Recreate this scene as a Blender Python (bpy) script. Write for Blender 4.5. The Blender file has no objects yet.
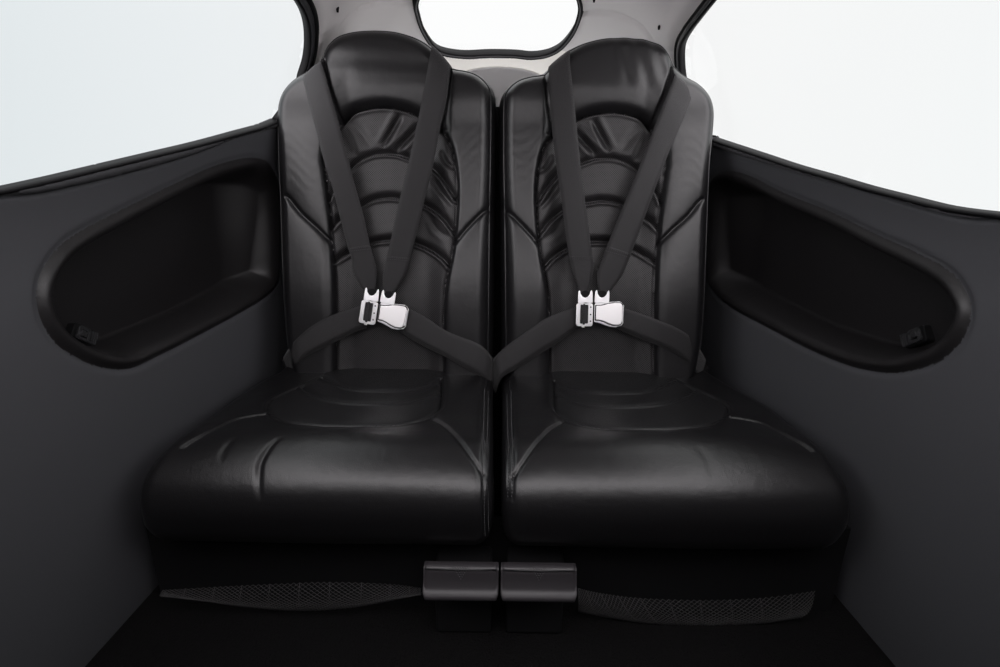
import bpy, bmesh, math, random
import numpy as np
from mathutils import Vector, Matrix

random.seed(4)
S = bpy.context.scene
COL = S.collection

# ------------------------------------------------------------------ camera
FPX = 554.0                                   # focal length for a 1000 x 667 frame
CAM = np.array([0.0, 0.0, 0.88])
PITCH, ROLL = math.radians(18.5), math.radians(0.8)
_R0 = np.array([1.0, 0, 0]); _F = np.array([0, math.cos(PITCH), -math.sin(PITCH)])
_U0 = np.array([0, math.sin(PITCH), math.cos(PITCH)])
_R = math.cos(ROLL)*_R0 + math.sin(ROLL)*_U0
_U = -math.sin(ROLL)*_R0 + math.cos(ROLL)*_U0
cd = bpy.data.cameras.new('camera'); cam = bpy.data.objects.new('camera', cd); COL.objects.link(cam)
cd.sensor_width = 36; cd.lens = 36*FPX/1000; cd.clip_start = 0.02
m = Matrix.Identity(4)
for i in range(3):
    m[i][0], m[i][1], m[i][2], m[i][3] = _R[i], _U[i], -_F[i], CAM[i]
cam.matrix_world = m
S.camera = cam

# ------------------------------------------------------------------ world, exposure
TOP_FILL = 2.0; FRONT_FILL = 3.6
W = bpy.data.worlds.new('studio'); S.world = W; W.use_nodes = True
nt = W.node_tree; nt.nodes.clear()
o = nt.nodes.new('ShaderNodeOutputWorld'); b = nt.nodes.new('ShaderNodeBackground')
tc = nt.nodes.new('ShaderNodeTexCoord'); sp = nt.nodes.new('ShaderNodeSeparateXYZ')
rp = nt.nodes.new('ShaderNodeValToRGB'); mr = nt.nodes.new('ShaderNodeMapRange')
nt.links.new(tc.outputs['Generated'], sp.inputs[0]); nt.links.new(sp.outputs[0], mr.inputs[0])
mr.inputs[1].default_value = -1; mr.inputs[2].default_value = 1
nt.links.new(mr.outputs[0], rp.inputs[0])
e = rp.color_ramp.elements
e[0].position = 0.0; e[0].color = (.66, .72, .74, 1)
e[1].position = 1.0; e[1].color = (.90, .93, .935, 1)
for p, c in ((.15, (.76, .81, .83, 1)), (.33, (.90, .925, .94, 1)), (.42, (1, 1, 1, 1)), (.62, (1, 1, 1, 1)), (.75, (.945, .955, .955, 1))):
    q = e.new(p); q.color = c
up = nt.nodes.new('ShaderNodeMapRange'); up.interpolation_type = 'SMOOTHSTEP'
up.inputs[1].default_value = .27; up.inputs[2].default_value = .75; up.inputs[3].default_value = 1.0; up.inputs[4].default_value = TOP_FILL
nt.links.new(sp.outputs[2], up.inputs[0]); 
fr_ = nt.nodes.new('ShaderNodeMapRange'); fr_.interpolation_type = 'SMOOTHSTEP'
fr_.inputs[1].default_value = .10; fr_.inputs[2].default_value = -.45; fr_.inputs[3].default_value = 0.0; fr_.inputs[4].default_value = FRONT_FILL
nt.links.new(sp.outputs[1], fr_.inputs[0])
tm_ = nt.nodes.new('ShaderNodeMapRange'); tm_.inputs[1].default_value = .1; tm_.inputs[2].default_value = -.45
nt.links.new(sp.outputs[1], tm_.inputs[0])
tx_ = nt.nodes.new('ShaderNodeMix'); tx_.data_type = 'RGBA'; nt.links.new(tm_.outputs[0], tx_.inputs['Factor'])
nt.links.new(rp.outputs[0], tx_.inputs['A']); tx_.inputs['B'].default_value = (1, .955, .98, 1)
nt.links.new(tx_.outputs['Result'], b.inputs[0])
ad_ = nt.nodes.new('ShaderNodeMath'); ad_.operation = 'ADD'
nt.links.new(up.outputs[0], ad_.inputs[0]); nt.links.new(fr_.outputs[0], ad_.inputs[1]); nt.links.new(ad_.outputs[0], b.inputs[1])      # glow added overhead and in the unseen front to brighten the cabin
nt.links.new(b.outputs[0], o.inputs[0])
S.view_settings.view_transform = 'Standard'; S.view_settings.look = 'None'
S.view_settings.gamma = 1; S.view_settings.exposure = 0.0; S.view_settings.use_curve_mapping = False

# ------------------------------------------------------------------ small maths
def ray(px, py):
    return _F + (px-500)/FPX*_R + (333.5-py)/FPX*_U

def smooth(t):
    t = np.clip(t, 0, 1); return t*t*(3-2*t)

def spline(pts, n=8, closed=False):
    P = np.array(pts, float); N = len(P); out = []
    rng = range(N if closed else N-1)
    for i in rng:
        if closed: p0, p1, p2, p3 = P[(i-1) % N], P[i], P[(i+1) % N], P[(i+2) % N]
        else: p0, p1, p2, p3 = P[max(i-1, 0)], P[i], P[i+1], P[min(i+2, N-1)]
        for k in range(n):
            t = k/n
            out.append(.5*((2*p1)+(-p0+p2)*t+(2*p0-5*p1+4*p2-p3)*t*t+(-p0+3*p1-3*p2+p3)*t**3))
    if not closed: out.append(P[-1])
    return np.array(out)

def nearest(P, line, closed=False):
    """distance and nearest point of each P (N,2) to a polyline"""
    L = np.array(line, float)
    A = L if closed else L[:-1]; B = np.roll(L, -1, 0) if closed else L[1:]
    best = np.full(len(P), 1e9); Q = np.zeros_like(P)
    for a, c in zip(A, B):
        d = c-a; l2 = d@d
        if l2 < 1e-14: continue
        t = np.clip(((P-a)@d)/l2, 0, 1); q = a+t[:, None]*d
        dd = np.hypot(*(P-q).T); k = dd < best
        best[k] = dd[k]; Q[k] = q[k]
    return best, Q

def inside(P, poly):
    L = np.array(poly, float); r = np.zeros(len(P), bool)
    x, y = P[:, 0], P[:, 1]
    for (x1, y1), (x2, y2) in zip(L, np.roll(L, -1, 0)):
        if y1 == y2: continue
        c = ((y1 > y) != (y2 > y)) & (x < (x2-x1)*(y-y1)/(y2-y1)+x1)
        r ^= c
    return r

# ------------------------------------------------------------------ object helpers
def tag(o, label=None, cat=None, group=None, kind=None):
    if label: o['label'] = label
    if cat: o['category'] = cat
    if group: o['group'] = group
    if kind: o['kind'] = kind
    return o

def empty(name, loc):
    o = bpy.data.objects.new(name, None); COL.objects.link(o); o.location = loc
    o.empty_display_size = .05
    return o

def mesh_obj(name, V, F, mat, parent=None, flat=False):
    me = bpy.data.meshes.new(name)
    V = np.asarray(V, float)
    if parent is not None:
        p = parent
        off = np.zeros(3)
        while p is not None:
            off += np.array(p.location); p = p.parent
        V = V-off
    me.from_pydata(V.tolist(), [], [list(map(int, f)) for f in F])
    me.validate(); me.update()
    bm = bmesh.new(); bm.from_mesh(me)
    if not flat: bm.to_mesh(me)
    bm.free()
    me.polygons.foreach_set('use_smooth', [not flat]*len(me.polygons))
    me.materials.append(mat)
    o = bpy.data.objects.new(name, me); COL.objects.link(o)
    if parent is not None: o.parent = parent
    return o

def sheet(outline, h, posf, dispf, back=None, holes=(), lines=()):
    """triangulated sheet over a 2-D outline; returns verts, tris, uv, and rim (side) faces"""
    O = np.array(outline, float)
    mn, mx = O.min(0)-h, O.max(0)+h
    nx, ny = int((mx[0]-mn[0])/h)+2, int((mx[1]-mn[1])/h)+2
    gx, gy = np.meshgrid(mn[0]+np.arange(nx)*h, mn[1]+np.arange(ny)*h, indexing='ij')
    P = np.stack([gx.ravel(), gy.ravel()], 1)
    ins = inside(P, O)
    dist, Q = nearest(P, O, True)
    for hp in holes:
        ins &= ~inside(P, hp)
        d2, Q2 = nearest(P, hp, True)
        k = d2 < dist; dist = np.where(k, d2, dist); Q[k] = Q2[k]
    snap = dist < .55*h
    P = np.where(snap[:, None], Q, P)
    for ln in lines:
        d3, Q3 = nearest(P, ln); k = (d3 < .4*h) & ~snap; P[k] = Q3[k]
    ok = ins | snap
    dist = np.where(snap, 0, dist)
    idx = np.arange(nx*ny).reshape(nx, ny)
    a, b_, c, d = idx[:-1, :-1].ravel(), idx[1:, :-1].ravel(), idx[1:, 1:].ravel(), idx[:-1, 1:].ravel()
    par = ((np.add.outer(np.arange(nx-1), np.arange(ny-1))) % 2).ravel().astype(bool)
    T = np.concatenate([np.stack([a, b_, c], 1)[par], np.stack([a, c, d], 1)[par],
                        np.stack([a, b_, d], 1)[~par], np.stack([b_, c, d], 1)[~par]])
    T = T[ok[T].all(1)]
    cen = P[T].mean(1)
    ci = inside(cen, O)
    for hp in holes: ci &= ~inside(cen, hp)
    T = T[ci]
    used = np.unique(T); remap = -np.ones(len(P), int); remap[used] = np.arange(len(used))
    P = P[used]; T = remap[T]; dist = dist[used]
    D = dispf(P, dist)
    V = posf(P, D)
    rim_V = None; rim_F = []
    if back is not None:
        ed = {}
        for t in T.tolist():
            for i in range(3):
                e_ = (t[i], t[(i+1) % 3])
                k = (min(e_), max(e_))
                if k in ed: ed[k] = None
                else: ed[k] = e_
        be = [v for v in ed.values() if v]
        bv = sorted({i for e_ in be for i in e_}); bi = {v: i for i, v in enumerate(bv)}
        rim_V = []
        bd = np.array(bv)
        n0 = len(V)
        lay = [V[bd]]
        for (dd) in back:
            lay.append(posf(P[bd], D[bd]+dd))
        rim_V = np.concatenate(lay)
        m_ = len(bv)
        for li in range(len(lay)-1):
            for e_ in be:
                i, j = bi[e_[0]], bi[e_[1]]
                rim_F.append((j+li*m_, i+li*m_, i+(li+1)*m_, j+(li+1)*m_))
    return V, T, P, (rim_V, rim_F)

def submesh(V, T, mask):
    t = T[mask]; u = np.unique(t); r = -np.ones(len(V), int); r[u] = np.arange(len(u))
    return V[u], r[t]

def join(parts):
    Vs, Fs, n = [], [], 0
    for V, F in parts:
        Vs.append(np.asarray(V, float)); Fs += [tuple(int(i)+n for i in f) for f in F]; n += len(V)
    return np.concatenate(Vs), Fs

def weld(V, F, eps=1e-5):
    key = np.round(np.asarray(V)/eps).astype(np.int64)
    _, first, inv = np.unique(key, axis=0, return_index=True, return_inverse=True)
    inv = inv.ravel()
    FF = []
    for f in F:
        g = [int(inv[i]) for i in f]
        if len(set(g)) >= 3:
            h_ = []
            for i in g:
                if not h_ or h_[-1] != i: h_.append(i)
            if h_[0] == h_[-1]: h_.pop()
            if len(set(h_)) == len(h_) and len(h_) >= 3: FF.append(tuple(h_))
    return np.asarray(V)[first], FF

def tube(path, r, seg=8, closed=False, flat=1.0):
    P = np.array(path, float); N = len(P); V = []; F = []
    nrm = None
    for i in range(N):
        if closed: t = P[(i+1) % N]-P[i-1]
        else: t = P[min(i+1, N-1)]-P[max(i-1, 0)]
        t = t/(np.linalg.norm(t)+1e-12)
        if nrm is None:
            a = np.array([0, 0, 1.0]) if abs(t[2]) < .9 else np.array([0, 1.0, 0])
            nrm = np.cross(t, a)
        nrm = nrm-(nrm@t)*t; nrm /= np.linalg.norm(nrm); bn = np.cross(t, nrm)
        rr = r[i] if hasattr(r, '__len__') else r
        for k in range(seg):
            a = 2*math.pi*k/seg
            V.append(P[i]+rr*(math.cos(a)*nrm+flat*math.sin(a)*bn))
    for i in range(N if closed else N-1):
        for k in range(seg):
            a, b_ = i*seg+k, i*seg+(k+1) % seg
            c, d = ((i+1) % N)*seg+(k+1) % seg, ((i+1) % N)*seg+k
            F.append((a, b_, c, d))
    if not closed:
        F.append(tuple(range(seg-1, -1, -1))); F.append(tuple((N-1)*seg+k for k in range(seg)))
    return np.array(V), F

def bevel_obj(o, w, seg=2):
    md = o.modifiers.new('bevel', 'BEVEL'); md.width = w; md.segments = seg; md.limit_method = 'ANGLE'
    md.angle_limit = math.radians(35)
    return o

# ------------------------------------------------------------------ materials
def mat(name, col, rough=.5, metal=0, spec=.5, bumps=(), perf=None, coat=0, sheen=0, var=None):
    m_ = bpy.data.materials.new(name); m_.use_nodes = True
    n = m_.node_tree.nodes; l = m_.node_tree.links
    p = n['Principled BSDF']
    p.inputs['Base Color'].default_value = (*col, 1); p.inputs['Roughness'].default_value = rough
    p.inputs['Metallic'].default_value = metal; p.inputs['Specular IOR Level'].default_value = spec
    p.inputs['Coat Weight'].default_value = coat
    p.inputs['Sheen Weight'].default_value = sheen
    t = n.new('ShaderNodeTexCoord')
    last = None
    for kind, scale, dist, strength in bumps:
        bp = n.new('ShaderNodeBump'); bp.inputs['Distance'].default_value = dist
        bp.inputs['Strength'].default_value = strength
        if kind == 'noise':
            x = n.new('ShaderNodeTexNoise'); x.inputs['Scale'].default_value = scale; x.inputs['Detail'].default_value = 4
            out = x.outputs['Fac']
        elif kind == 'voronoi':
            x = n.new('ShaderNodeTexVoronoi'); x.feature = 'DISTANCE_TO_EDGE'; x.inputs['Scale'].default_value = scale
            out = x.outputs['Distance']
        elif kind == 'wave':
            x = n.new('ShaderNodeTexWave'); x.inputs['Scale'].default_value = scale; x.inputs['Distortion'].default_value = 3
            x.bands_direction = 'DIAGONAL'
            out = x.outputs['Fac']
        l.new(t.outputs['Object'], x.inputs['Vector'])
        l.new(out, bp.inputs['Height'])
        if last is not None: l.new(last, bp.inputs['Normal'])
        last = bp.outputs[0]
    if perf:
        # rows of small punched holes, one lattice over two axes (x and the other axis)
        pitch, rad, ax, depth = perf
        mp = n.new('ShaderNodeMapping'); mp.inputs['Scale'].default_value = (1/pitch,)*3
        l.new(t.outputs['Object'], mp.inputs[0])
        s_ = n.new('ShaderNodeSeparateXYZ'); l.new(mp.outputs[0], s_.inputs[0])
        def M(op, a, b__=None):
            q_ = n.new('ShaderNodeMath'); q_.operation = op
            for i_, v_ in enumerate((a, b__)):
                if v_ is None: continue
                if isinstance(v_, (int, float)): q_.inputs[i_].default_value = v_
                else: l.new(v_, q_.inputs[i_])
            return q_.outputs[0]
        X, Z = s_.outputs[0], s_.outputs[ax]
        u_ = M('ADD', X, Z); v_ = M('SUBTRACT', X, Z)
        u2 = M('SUBTRACT', M('FRACT', u_), .5); v2 = M('SUBTRACT', M('FRACT', v_), .5)
        dd = M('SQRT', M('ADD', M('MULTIPLY', u2, u2), M('MULTIPLY', v2, v2)))
        hole = M('LESS_THAN', dd, rad)
        mx_ = n.new('ShaderNodeMix'); mx_.data_type = 'RGBA'
        l.new(hole, mx_.inputs['Factor']); mx_.inputs['A'].default_value = (*col, 1)
        mx_.inputs['B'].default_value = (.001, .001, .001, 1)
        l.new(mx_.outputs['Result'], p.inputs['Base Color'])
        l.new(M('MULTIPLY', M('SUBTRACT', 1, hole), spec), p.inputs['Specular IOR Level'])
        bp = n.new('ShaderNodeBump'); bp.inputs['Distance'].default_value = depth; bp.inputs['Strength'].default_value = .6
        l.new(M('MINIMUM', dd, rad*1.6), bp.inputs['Height'])
        if last is not None: l.new(last, bp.inputs['Normal'])
        last = bp.outputs[0]
    if last is not None: l.new(last, p.inputs['Normal'])
    return m_

LEATHER = mat('black_leather', (.0068, .0065, .0072), .37, spec=.42, bumps=(('noise', 14, .004, .25), ('noise', 70, .0016, .22), ('voronoi', 420, .0006, .35), ('noise', 900, .0003, .3)))
LEATHER_C = mat('black_cushion_leather', (.0055, .0053, .0058), .32, spec=.42, bumps=(('noise', 12, .004, .3), ('noise', 70, .0016, .28), ('voronoi', 420, .0006, .4), ('noise', 900, .0003, .3)))
PERF = mat('perforated_leather', (.016, .015, .016), .45, spec=.42, bumps=(('noise', 40, .002, .25),), perf=(.0052, .27, 2, .0008))
PERF_C = mat('perforated_cushion_leather', (.009, .0088, .0095), .42, spec=.42, bumps=(('noise', 40, .002, .2),), perf=(.0052, .27, 1, .0008))
PIPING = mat('piping_leather', (.010, .010, .011), .36, spec=.5, bumps=(('noise', 300, .0006, .3),))
THREAD = mat('black_thread', (.03, .03, .032), .45)
WEB = mat('black_webbing', (.011, .0103, .0112), .62, spec=.3, bumps=(('wave', 330, .0006, .5),), sheen=.1)
CHROME = mat('polished_steel', (.80, .80, .81), .33, metal=1)
BRUSHED = mat('satin_steel', (.80, .79, .79), .42, metal=1, bumps=(('noise', 500, .0002, .2),))
DARKMETAL = mat('black_metal', (.012, .012, .013), .3, metal=.3)
PANEL = mat('charcoal_panel_leather', (.062, .063, .069), .56, spec=.4, bumps=(('voronoi', 500, .0004, .3), ('noise', 5, .004, .12)))
POCKET = mat('black_pocket_leather', (.011, .0102, .0108), .42, spec=.45, bumps=(('voronoi', 500, .0005, .3),))
LEDGE = mat('dark_grey_ledge', (.045, .045, .048), .8, spec=.15, bumps=(('noise', 300, .0004, .2),))
RUBBER = mat('black_rubber', (.004, .004, .0045), .65, spec=.12)
GREYFRAME = mat('window_seal_grey', (.03, .03, .033), .4)
LINER = mat('grey_headliner', (.58, .56, .56), .8, spec=.2, bumps=(('noise', 700, .0006, .35),))
BEIGE = mat('beige_lining', (.78, .76, .72), .8, spec=.2, bumps=(('noise', 700, .0006, .35),))  # paler headliner copy, the bulkhead's lit tone is in the colour
CARPET = mat('black_carpet', (.004, .0038, .004), .95, spec=.1, bumps=(('noise', 260, .006, .9),))
PLASTIC = mat('black_plastic', (.004, .004, .0045), .7, spec=.2)
GLOSS = mat('gloss_black_plastic', (.045, .045, .048), .22, metal=.5, spec=.9)
NET = mat('black_net_cord', (.030, .029, .030), .6)

def glass():
    m_ = bpy.data.materials.new('window_glass'); m_.use_nodes = True
    n = m_.node_tree.nodes; l = m_.node_tree.links; n.clear()
    o_ = n.new('ShaderNodeOutputMaterial'); mx_ = n.new('ShaderNodeMixShader')
    tr = n.new('ShaderNodeBsdfTransparent'); gl = n.new('ShaderNodeBsdfGlossy'); fr = n.new('ShaderNodeFresnel')
    tr.inputs[0].default_value = (.985, .99, .99, 1); gl.inputs['Roughness'].default_value = .02
    fr.inputs['IOR'].default_value = 1.2
    l.new(fr.outputs[0], mx_.inputs[0]); l.new(tr.outputs[0], mx_.inputs[1]); l.new(gl.outputs[0], mx_.inputs[2])
    l.new(mx_.outputs[0], o_.inputs[0]); return m_
GLASS = glass()

# ================================================================== CABIN SHELL
Z0, YC, WC, HC, LC = .70, 1.40, .57, .65, .90
FLOOR = .02
def WH(Y):
    Y = np.asarray(Y, float)
    c = np.sqrt(np.clip(1-np.clip((Y-YC)/LC, 0, 1)**2, 1e-6, 1))
    return WC*c+.08*np.clip(YC-Y, 0, None), HC*c
def side_x(Y, z):
    w, h = WH(Y)
    up = w*np.sqrt(np.clip(1-np.clip((z-Z0)/h, 0, 1)**2, 0, 1))
    lo = w+.085*np.clip((Z0-z)/(Z0-FLOOR), 0, 2)**1.6
    return np.where(z >= Z0, up, lo)
def shell_hit(px, py):
    r = ray(px, py)
    def g(t):
        p = CAM+t*r; w, h = WH(p[1])
        if p[2] >= Z0: return math.hypot(p[0]/w, (p[2]-Z0)/h)-1
        return abs(p[0])/side_x(p[1], p[2])-1
    t0 = .05
    for k in range(1, 500):
        t1 = .05+k*.008
        if g(t1) > 0:
            for _ in range(40):
                tm = (t0+t1)/2
                if g(tm) > 0: t1 = tm
                else: t0 = tm
            return CAM+t0*r
        t0 = t1
    return CAM+t0*r

def to_ab(p):                       # point on the upper shell -> (a along, b around)
    w, h = WH(p[1])
    th = math.atan2(p[0]/w, (p[2]-Z0)/h)
    a = LC*math.asin(min(1, (p[1]-YC)/LC)) if p[1] > YC else p[1]-YC
    return (a, .6*th)
def from_ab(P, D):                  # D > 0 = outward
    a, th = P[:, 0], P[:, 1]/.6
    q = np.clip(a/LC, 0, None)
    Y = np.where(a > 0, YC+LC*np.sin(q), YC+a)
    w, h = WH(Y)
    n = np.stack([np.sin(th)*np.cos(q), np.sin(q), np.cos(th)*np.cos(q)], 1)
    return np.stack([w*np.sin(th), Y, Z0+h*np.cos(th)], 1)+n*np.asarray(D)[:, None]

def yz(pts): return [tuple(shell_hit(*p)[1:]) for p in pts]
def ab(pts): return [to_ab(shell_hit(*p)) for p in pts]
def ab_w(side, pts): return [to_ab((side*float(side_x(y, z)), y, z)) for y, z in pts]

SILL = {  # window edge and, below it, the joint of the padded panel
 -1: dict(win=[(277, 121), (262, 127), (240, 133), (200, 144), (150, 156), (100, 168), (50, 180), (0, 191)],
          joint=[(277, 126), (254, 132), (231, 138.6), (200, 151), (165, 162), (120, 174), (82.5, 183), (50, 190), (33, 193), (0, 195)],
          pocket=[(214, 166.5), (240.6, 159), (259, 158), (271, 164.5), (278, 181), (280, 210), (280, 250), (278, 280), (270, 294), (246.6, 310),
                  (194, 338.5), (153.5, 359), (129, 369), (101, 367), (72.6, 355), (52, 336.5), (40, 310), (40, 282), (52, 257.6), (72.6, 237), (121, 211), (182, 181)],
          arch=[(316.6, 64.6), (319, 44), (316.6, 32), (308, 15), (299.6, 0)],
          outer=[(300, 84), (301, 76.5), (306, 60), (308, 42.5), (307, 25.5), (303, 12), (296, 0), (286, -16), (268, -36), (240, -56), (190, -80), (110, -104), (0, -125)]),
 1: dict(win=[(706, 137), (720, 142), (762, 156), (795, 167), (830, 177), (865, 187.5), (898, 196), (949, 208.5), (1000, 215.3)],
         joint=[(706, 144), (735, 153.5), (779, 166.6), (822, 179), (864, 190), (905, 202), (949, 213.5), (976, 217.6), (1000, 217.5)],
         pocket=[(714, 174.6), (730.5, 171), (751, 177), (783, 193), (832, 213), (872, 233), (916.6, 253.5), (949, 272), (965, 294), (969, 314), (961, 338.5),
                 (941, 359), (916.6, 369), (888, 373), (852, 367), (811, 351), (771, 330), (730.5, 308), (712, 290), (706, 274), (705, 245), (706, 215), (708, 189)],
         outer=[(690, 95), (684, 82), (681.6, 63), (682.5, 45.6), (689, 33), (698, 21), (715, 0), (730, -16), (755, -36), (795, -58), (850, -80), (920, -100), (1000, -115)]),
}
YF = -.25                      # forward end of what is built of the cabin

def extend(pts, front_slope):
    p = list(pts); y, z = p[-1]
    y2, z2 = p[-3]
    return p

CEIL_LOW = {}
for side, sd in SILL.items():
    nm = 'left' if side < 0 else 'right'
    jt = spline(sd['joint'], 5); J = yz(jt)
    jr, jf = J[0], J[-1]
    J = [(1.62, jr[1]+.004), (1.5, jr[1]+.002)]+J+[(jf[0]-.12, jf[1]-.006), (jf[0]-.35, jf[1]-.01), (YF, jf[1]-.012)]
    outline = J+[(YF, FLOOR), (1.62, FLOOR)]
    pk = np.array(yz(spline(sd['pocket'], 6, True)))
    ymax, ymin = pk[:, 0].max(), pk[:, 0].min()
    Jl = np.array(J)
    def disp(P, dist, pk=pk, ymax=ymax, ymin=ymin, Jl=Jl):
        d, _ = nearest(P, pk, True); s = np.where(inside(P, pk), d, -d)
        f = smooth((P[:, 0]-(ymin+.45*(ymax-ymin)))/(.5*(ymax-ymin)))     # rear end slopes more gently
        wd = .024+.020*f
        D = .080*smooth((s-.020)/wd)*(1-.85*smooth((P[:, 0]-(ymax-.17))/.16))
        D -= .005*np.exp(-((s-.012)/.009)**2)           # padded rim roll
        D += .0038*np.exp(-(s/.0065)**2)  # joint round the rim
        dj, _ = nearest(P, Jl)
        D += .005*np.exp(-(dj/.004)**2)                 # panel edge rolls away under the ledge
        D -= .010*smooth((P[:, 1]-.2)/.5)*np.exp(-((s+.05)/.05)**2)*0
        return D
    posf = lambda P, D, side=side: np.stack([side*(side_x(P[:, 0], P[:, 1])+D), P[:, 0], P[:, 1]], 1)
    pk_ring = np.concatenate([pk, pk[:1]])
    V, T, P, _ = sheet(outline, .0029, posf, disp, lines=(pk_ring,))
    d, _ = nearest(P, pk, True); s = np.where(inside(P, pk), d, -d)
    m_in = inside(P[T].mean(1), pk)
    if side > 0: T = T[:, ::-1]
    v, t = submesh(V, T, ~m_in)
    wall = mesh_obj('wall_'+nm, v, t, PANEL)
    tag(wall, kind='structure')
    v, t = submesh(V, T, m_in)
    pko = mesh_obj('side_pocket', v, t, POCKET, wall)
    # flush ring catch low in the front end of the pocket
    c = (82, 335) if side < 0 else (916, 337)
    q = shell_hit(*c); 
    rr_ = ray(*c)
    for t_ in np.arange(.3, 1.6, .001):
        q = CAM+t_*rr_
        if side*q[0] > float(side_x(q[1], q[2]))+float(disp(np.array([[q[1], q[2]]]), np.zeros(1))[0])-.010: break
    base = q
    # ledge between the joint and the window edge
    we = spline(sd['win'], 5); WE = ab(we); JT = ab(jt)
    WE = ab_w(side, [(1.5, jr[1]+.014)])+WE
    JT = ab_w(side, [(1.5, jr[1]+.002)])+JT
    fz = shell_hit(*sd['win'][-1]); fj = shell_hit(*sd['joint'][-1])
    WE += ab_w(side, [(fz[1]-.15, fz[2]-.008), (fz[1]-.4, fz[2]-.01), (YF, fz[2]-.012)])
    JT += ab_w(side, [(fj[1]-.12, fj[2]-.006), (fj[1]-.35, fj[2]-.01), (YF, fj[2]-.012)])
    poly = WE+JT[::-1]
    V, T, P, rim = sheet(poly, .004, from_ab, lambda P, d: -.004-.005*np.sqrt(np.clip(1-(1-np.clip(d/.010, 0, 1))**2, 0, 1)), back=(.008, .02))
    if side > 0: T = T[:, ::-1]
    v, f = weld(*join([(V, T), rim]))
    tag(mesh_obj('trim_%d' % (1 if side < 0 else 2), v, f, LEDGE), kind='structure')
    CEIL_LOW[side] = WE
    # the window opening
    OUT = ab(spline(sd['outer'], 5))
    tip = OUT[-1]
    top = [(tip[0]-.15, tip[1]-side*.01), (tip[0]-.4, tip[1]-side*.0), (YF-YC+.06, tip[1]+side*.08)]
    rear = ab_w(side, [(1.455, .965)])
    corner = spline([WE[2], (lambda a_, b_: (a_[0]*.5+b_[0]*.5+.012, a_[1]*.5+b_[1]*.5))(WE[2], OUT[0]), OUT[0]], 8).tolist()
    SILL[side]['hole'] = [tuple(x) for x in WE[2:][::-1]]+corner[1:-1]+list(OUT)+top
    hole = SILL[side]['hole']
    # frame strip swept round the visible run of the opening
    def strip(path, w0, w1, d0, d1, side=side, sg=1):
        L = np.array(path); t = np.gradient(L, axis=0); t /= np.linalg.norm(t, axis=1)[:, None]+1e-9
        nn = np.stack([t[:, 1], -t[:, 0]], 1)*sg
        prof = [(w0, d1), (w0, d0+.002), (w0+.002, d0), (w1-.002, d0), (w1, d0+.002), (w1, d1)]
        Vs = [from_ab(L+nn*w, np.full(len(L), dd)) for w, dd in prof]
        N = len(L); V_ = np.concatenate(Vs); F_ = []
        for k in range(len(prof)):
            k2 = (k+1) % len(prof)
            for i in range(N-1): F_.append((k*N+i, k*N+i+1, k2*N+i+1, k2*N+i))
        F_.append([k*N for k in range(len(prof))]); F_.append([k*N+N-1 for k in range(len(prof))][::-1])
        return V_, F_
    run = [tuple(x) for x in WE[::-1]]+corner[1:-1]+list(OUT)+top[:2]
    cen = np.array(hole).mean(0)
    # choose the outward side
    k0 = len(run)//2; tt = np.array(run[k0+1])-np.array(run[k0-1]); nn0 = np.array([tt[1], -tt[0]])
    sg = 1 if nn0@(np.array(run[k0])-cen) > 0 else -1
    arc = corner[1:-1]+list(OUT)+top[:2]
    ka = len(arc)
    fr_o = mesh_obj('window_%d' % (1 if side < 0 else 2), *strip(run, -.002, .0035, -.007, .010, sg=sg), RUBBER)
    tag(fr_o, kind='structure')
    mesh_obj('window_frame', *strip(arc, .0035, .012 if side > 0 else .016, -.009, .01, sg=sg), GREYFRAME, fr_o)
    mesh_obj('rubber_seal', *strip(arc, .012 if side > 0 else .016, .017 if side > 0 else .026, -.012, .01, sg=sg), RUBBER, fr_o)
    V, T, P, _ = sheet(hole, .02, from_ab, lambda P, d: np.full(len(P), .012))
    mesh_obj('glass_pane', V, T, GLASS, fr_o)
    # catch
    cx = side*(base[0]*side)
    SILL[side]['catch'] = base; SILL[side]['wall'] = wall

# rear window, on the cap
RW = [(416.5, 0), (418, 12), (422, 25), (429, 38), (436, 46.5), (446, 51), (465, 53.5), (490, 52.5), (515, 53), (531, 54.5), (546, 52.5), (558, 47), (567, 38), (574, 27), (578.5, 15), (580, 5),
      (577, -6), (568, -15), (550, -24), (520, -30), (480, -31), (445, -27), (425, -16)]
rw = [tuple(x) for x in ab(spline(RW, 5, True))]
top_b = CEIL_LOW[1][::-1]
# ceiling outline: left lower edge, round the back, right lower edge, front edge over the camera
CF = .25-YC
def clip_front(L, side):
    L = [p for p in L if p[0] > CF]
    return L
Lf = clip_front(CEIL_LOW[-1], -1); Rt = clip_front(CEIL_LOW[1], 1)
amax = LC*math.radians(84)
poly = Lf[::-1]+[(amax, Lf[0][1]), (amax, Rt[0][1])]+Rt
# forward front edge follows the header over the camera
holes = [SILL[-1]['hole'], SILL[1]['hole'], rw]
# door header strip keeps the upper edge of the side windows
creases = []
for pts, dep, wid in (
    ([(338, 45), (343, 27), (352, 15), (366, 7), (385, 2), (405, 2.5), (416, 0)], .010, .009),
    ([(574, 12), (590, 13), (612, 14), (630, 20), (643, 29), (652, 42)], .010, .009),
    ([(318, 35.5), (324, 36), (330, 34), (334, 28)], .004, .005),
    ([(676, 50), (670, 51), (663, 49)], .004, .005)):
    creases.append((np.array(ab(spline(pts, 5))), dep, wid))
def cdisp(P, dist):
    D = np.zeros(len(P))
    for L, dep, wid in creases:
        d, Q = nearest(P, L)
        D += dep*np.exp(-(d/wid)**2)
    for k, sd in enumerate((-1, 1)):
        d, _ = nearest(P, SILL[sd]['hole'], True)
        D -= .008*np.exp(-((d-.04)/.02)**2)
    d, _ = nearest(P, rw, True)
    D -= .010*np.exp(-(d/.02)**2)
    return D
V, T, P, _ = sheet(poly, .007, from_ab, cdisp, holes=holes)
cen = P[T].mean(1)
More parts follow.
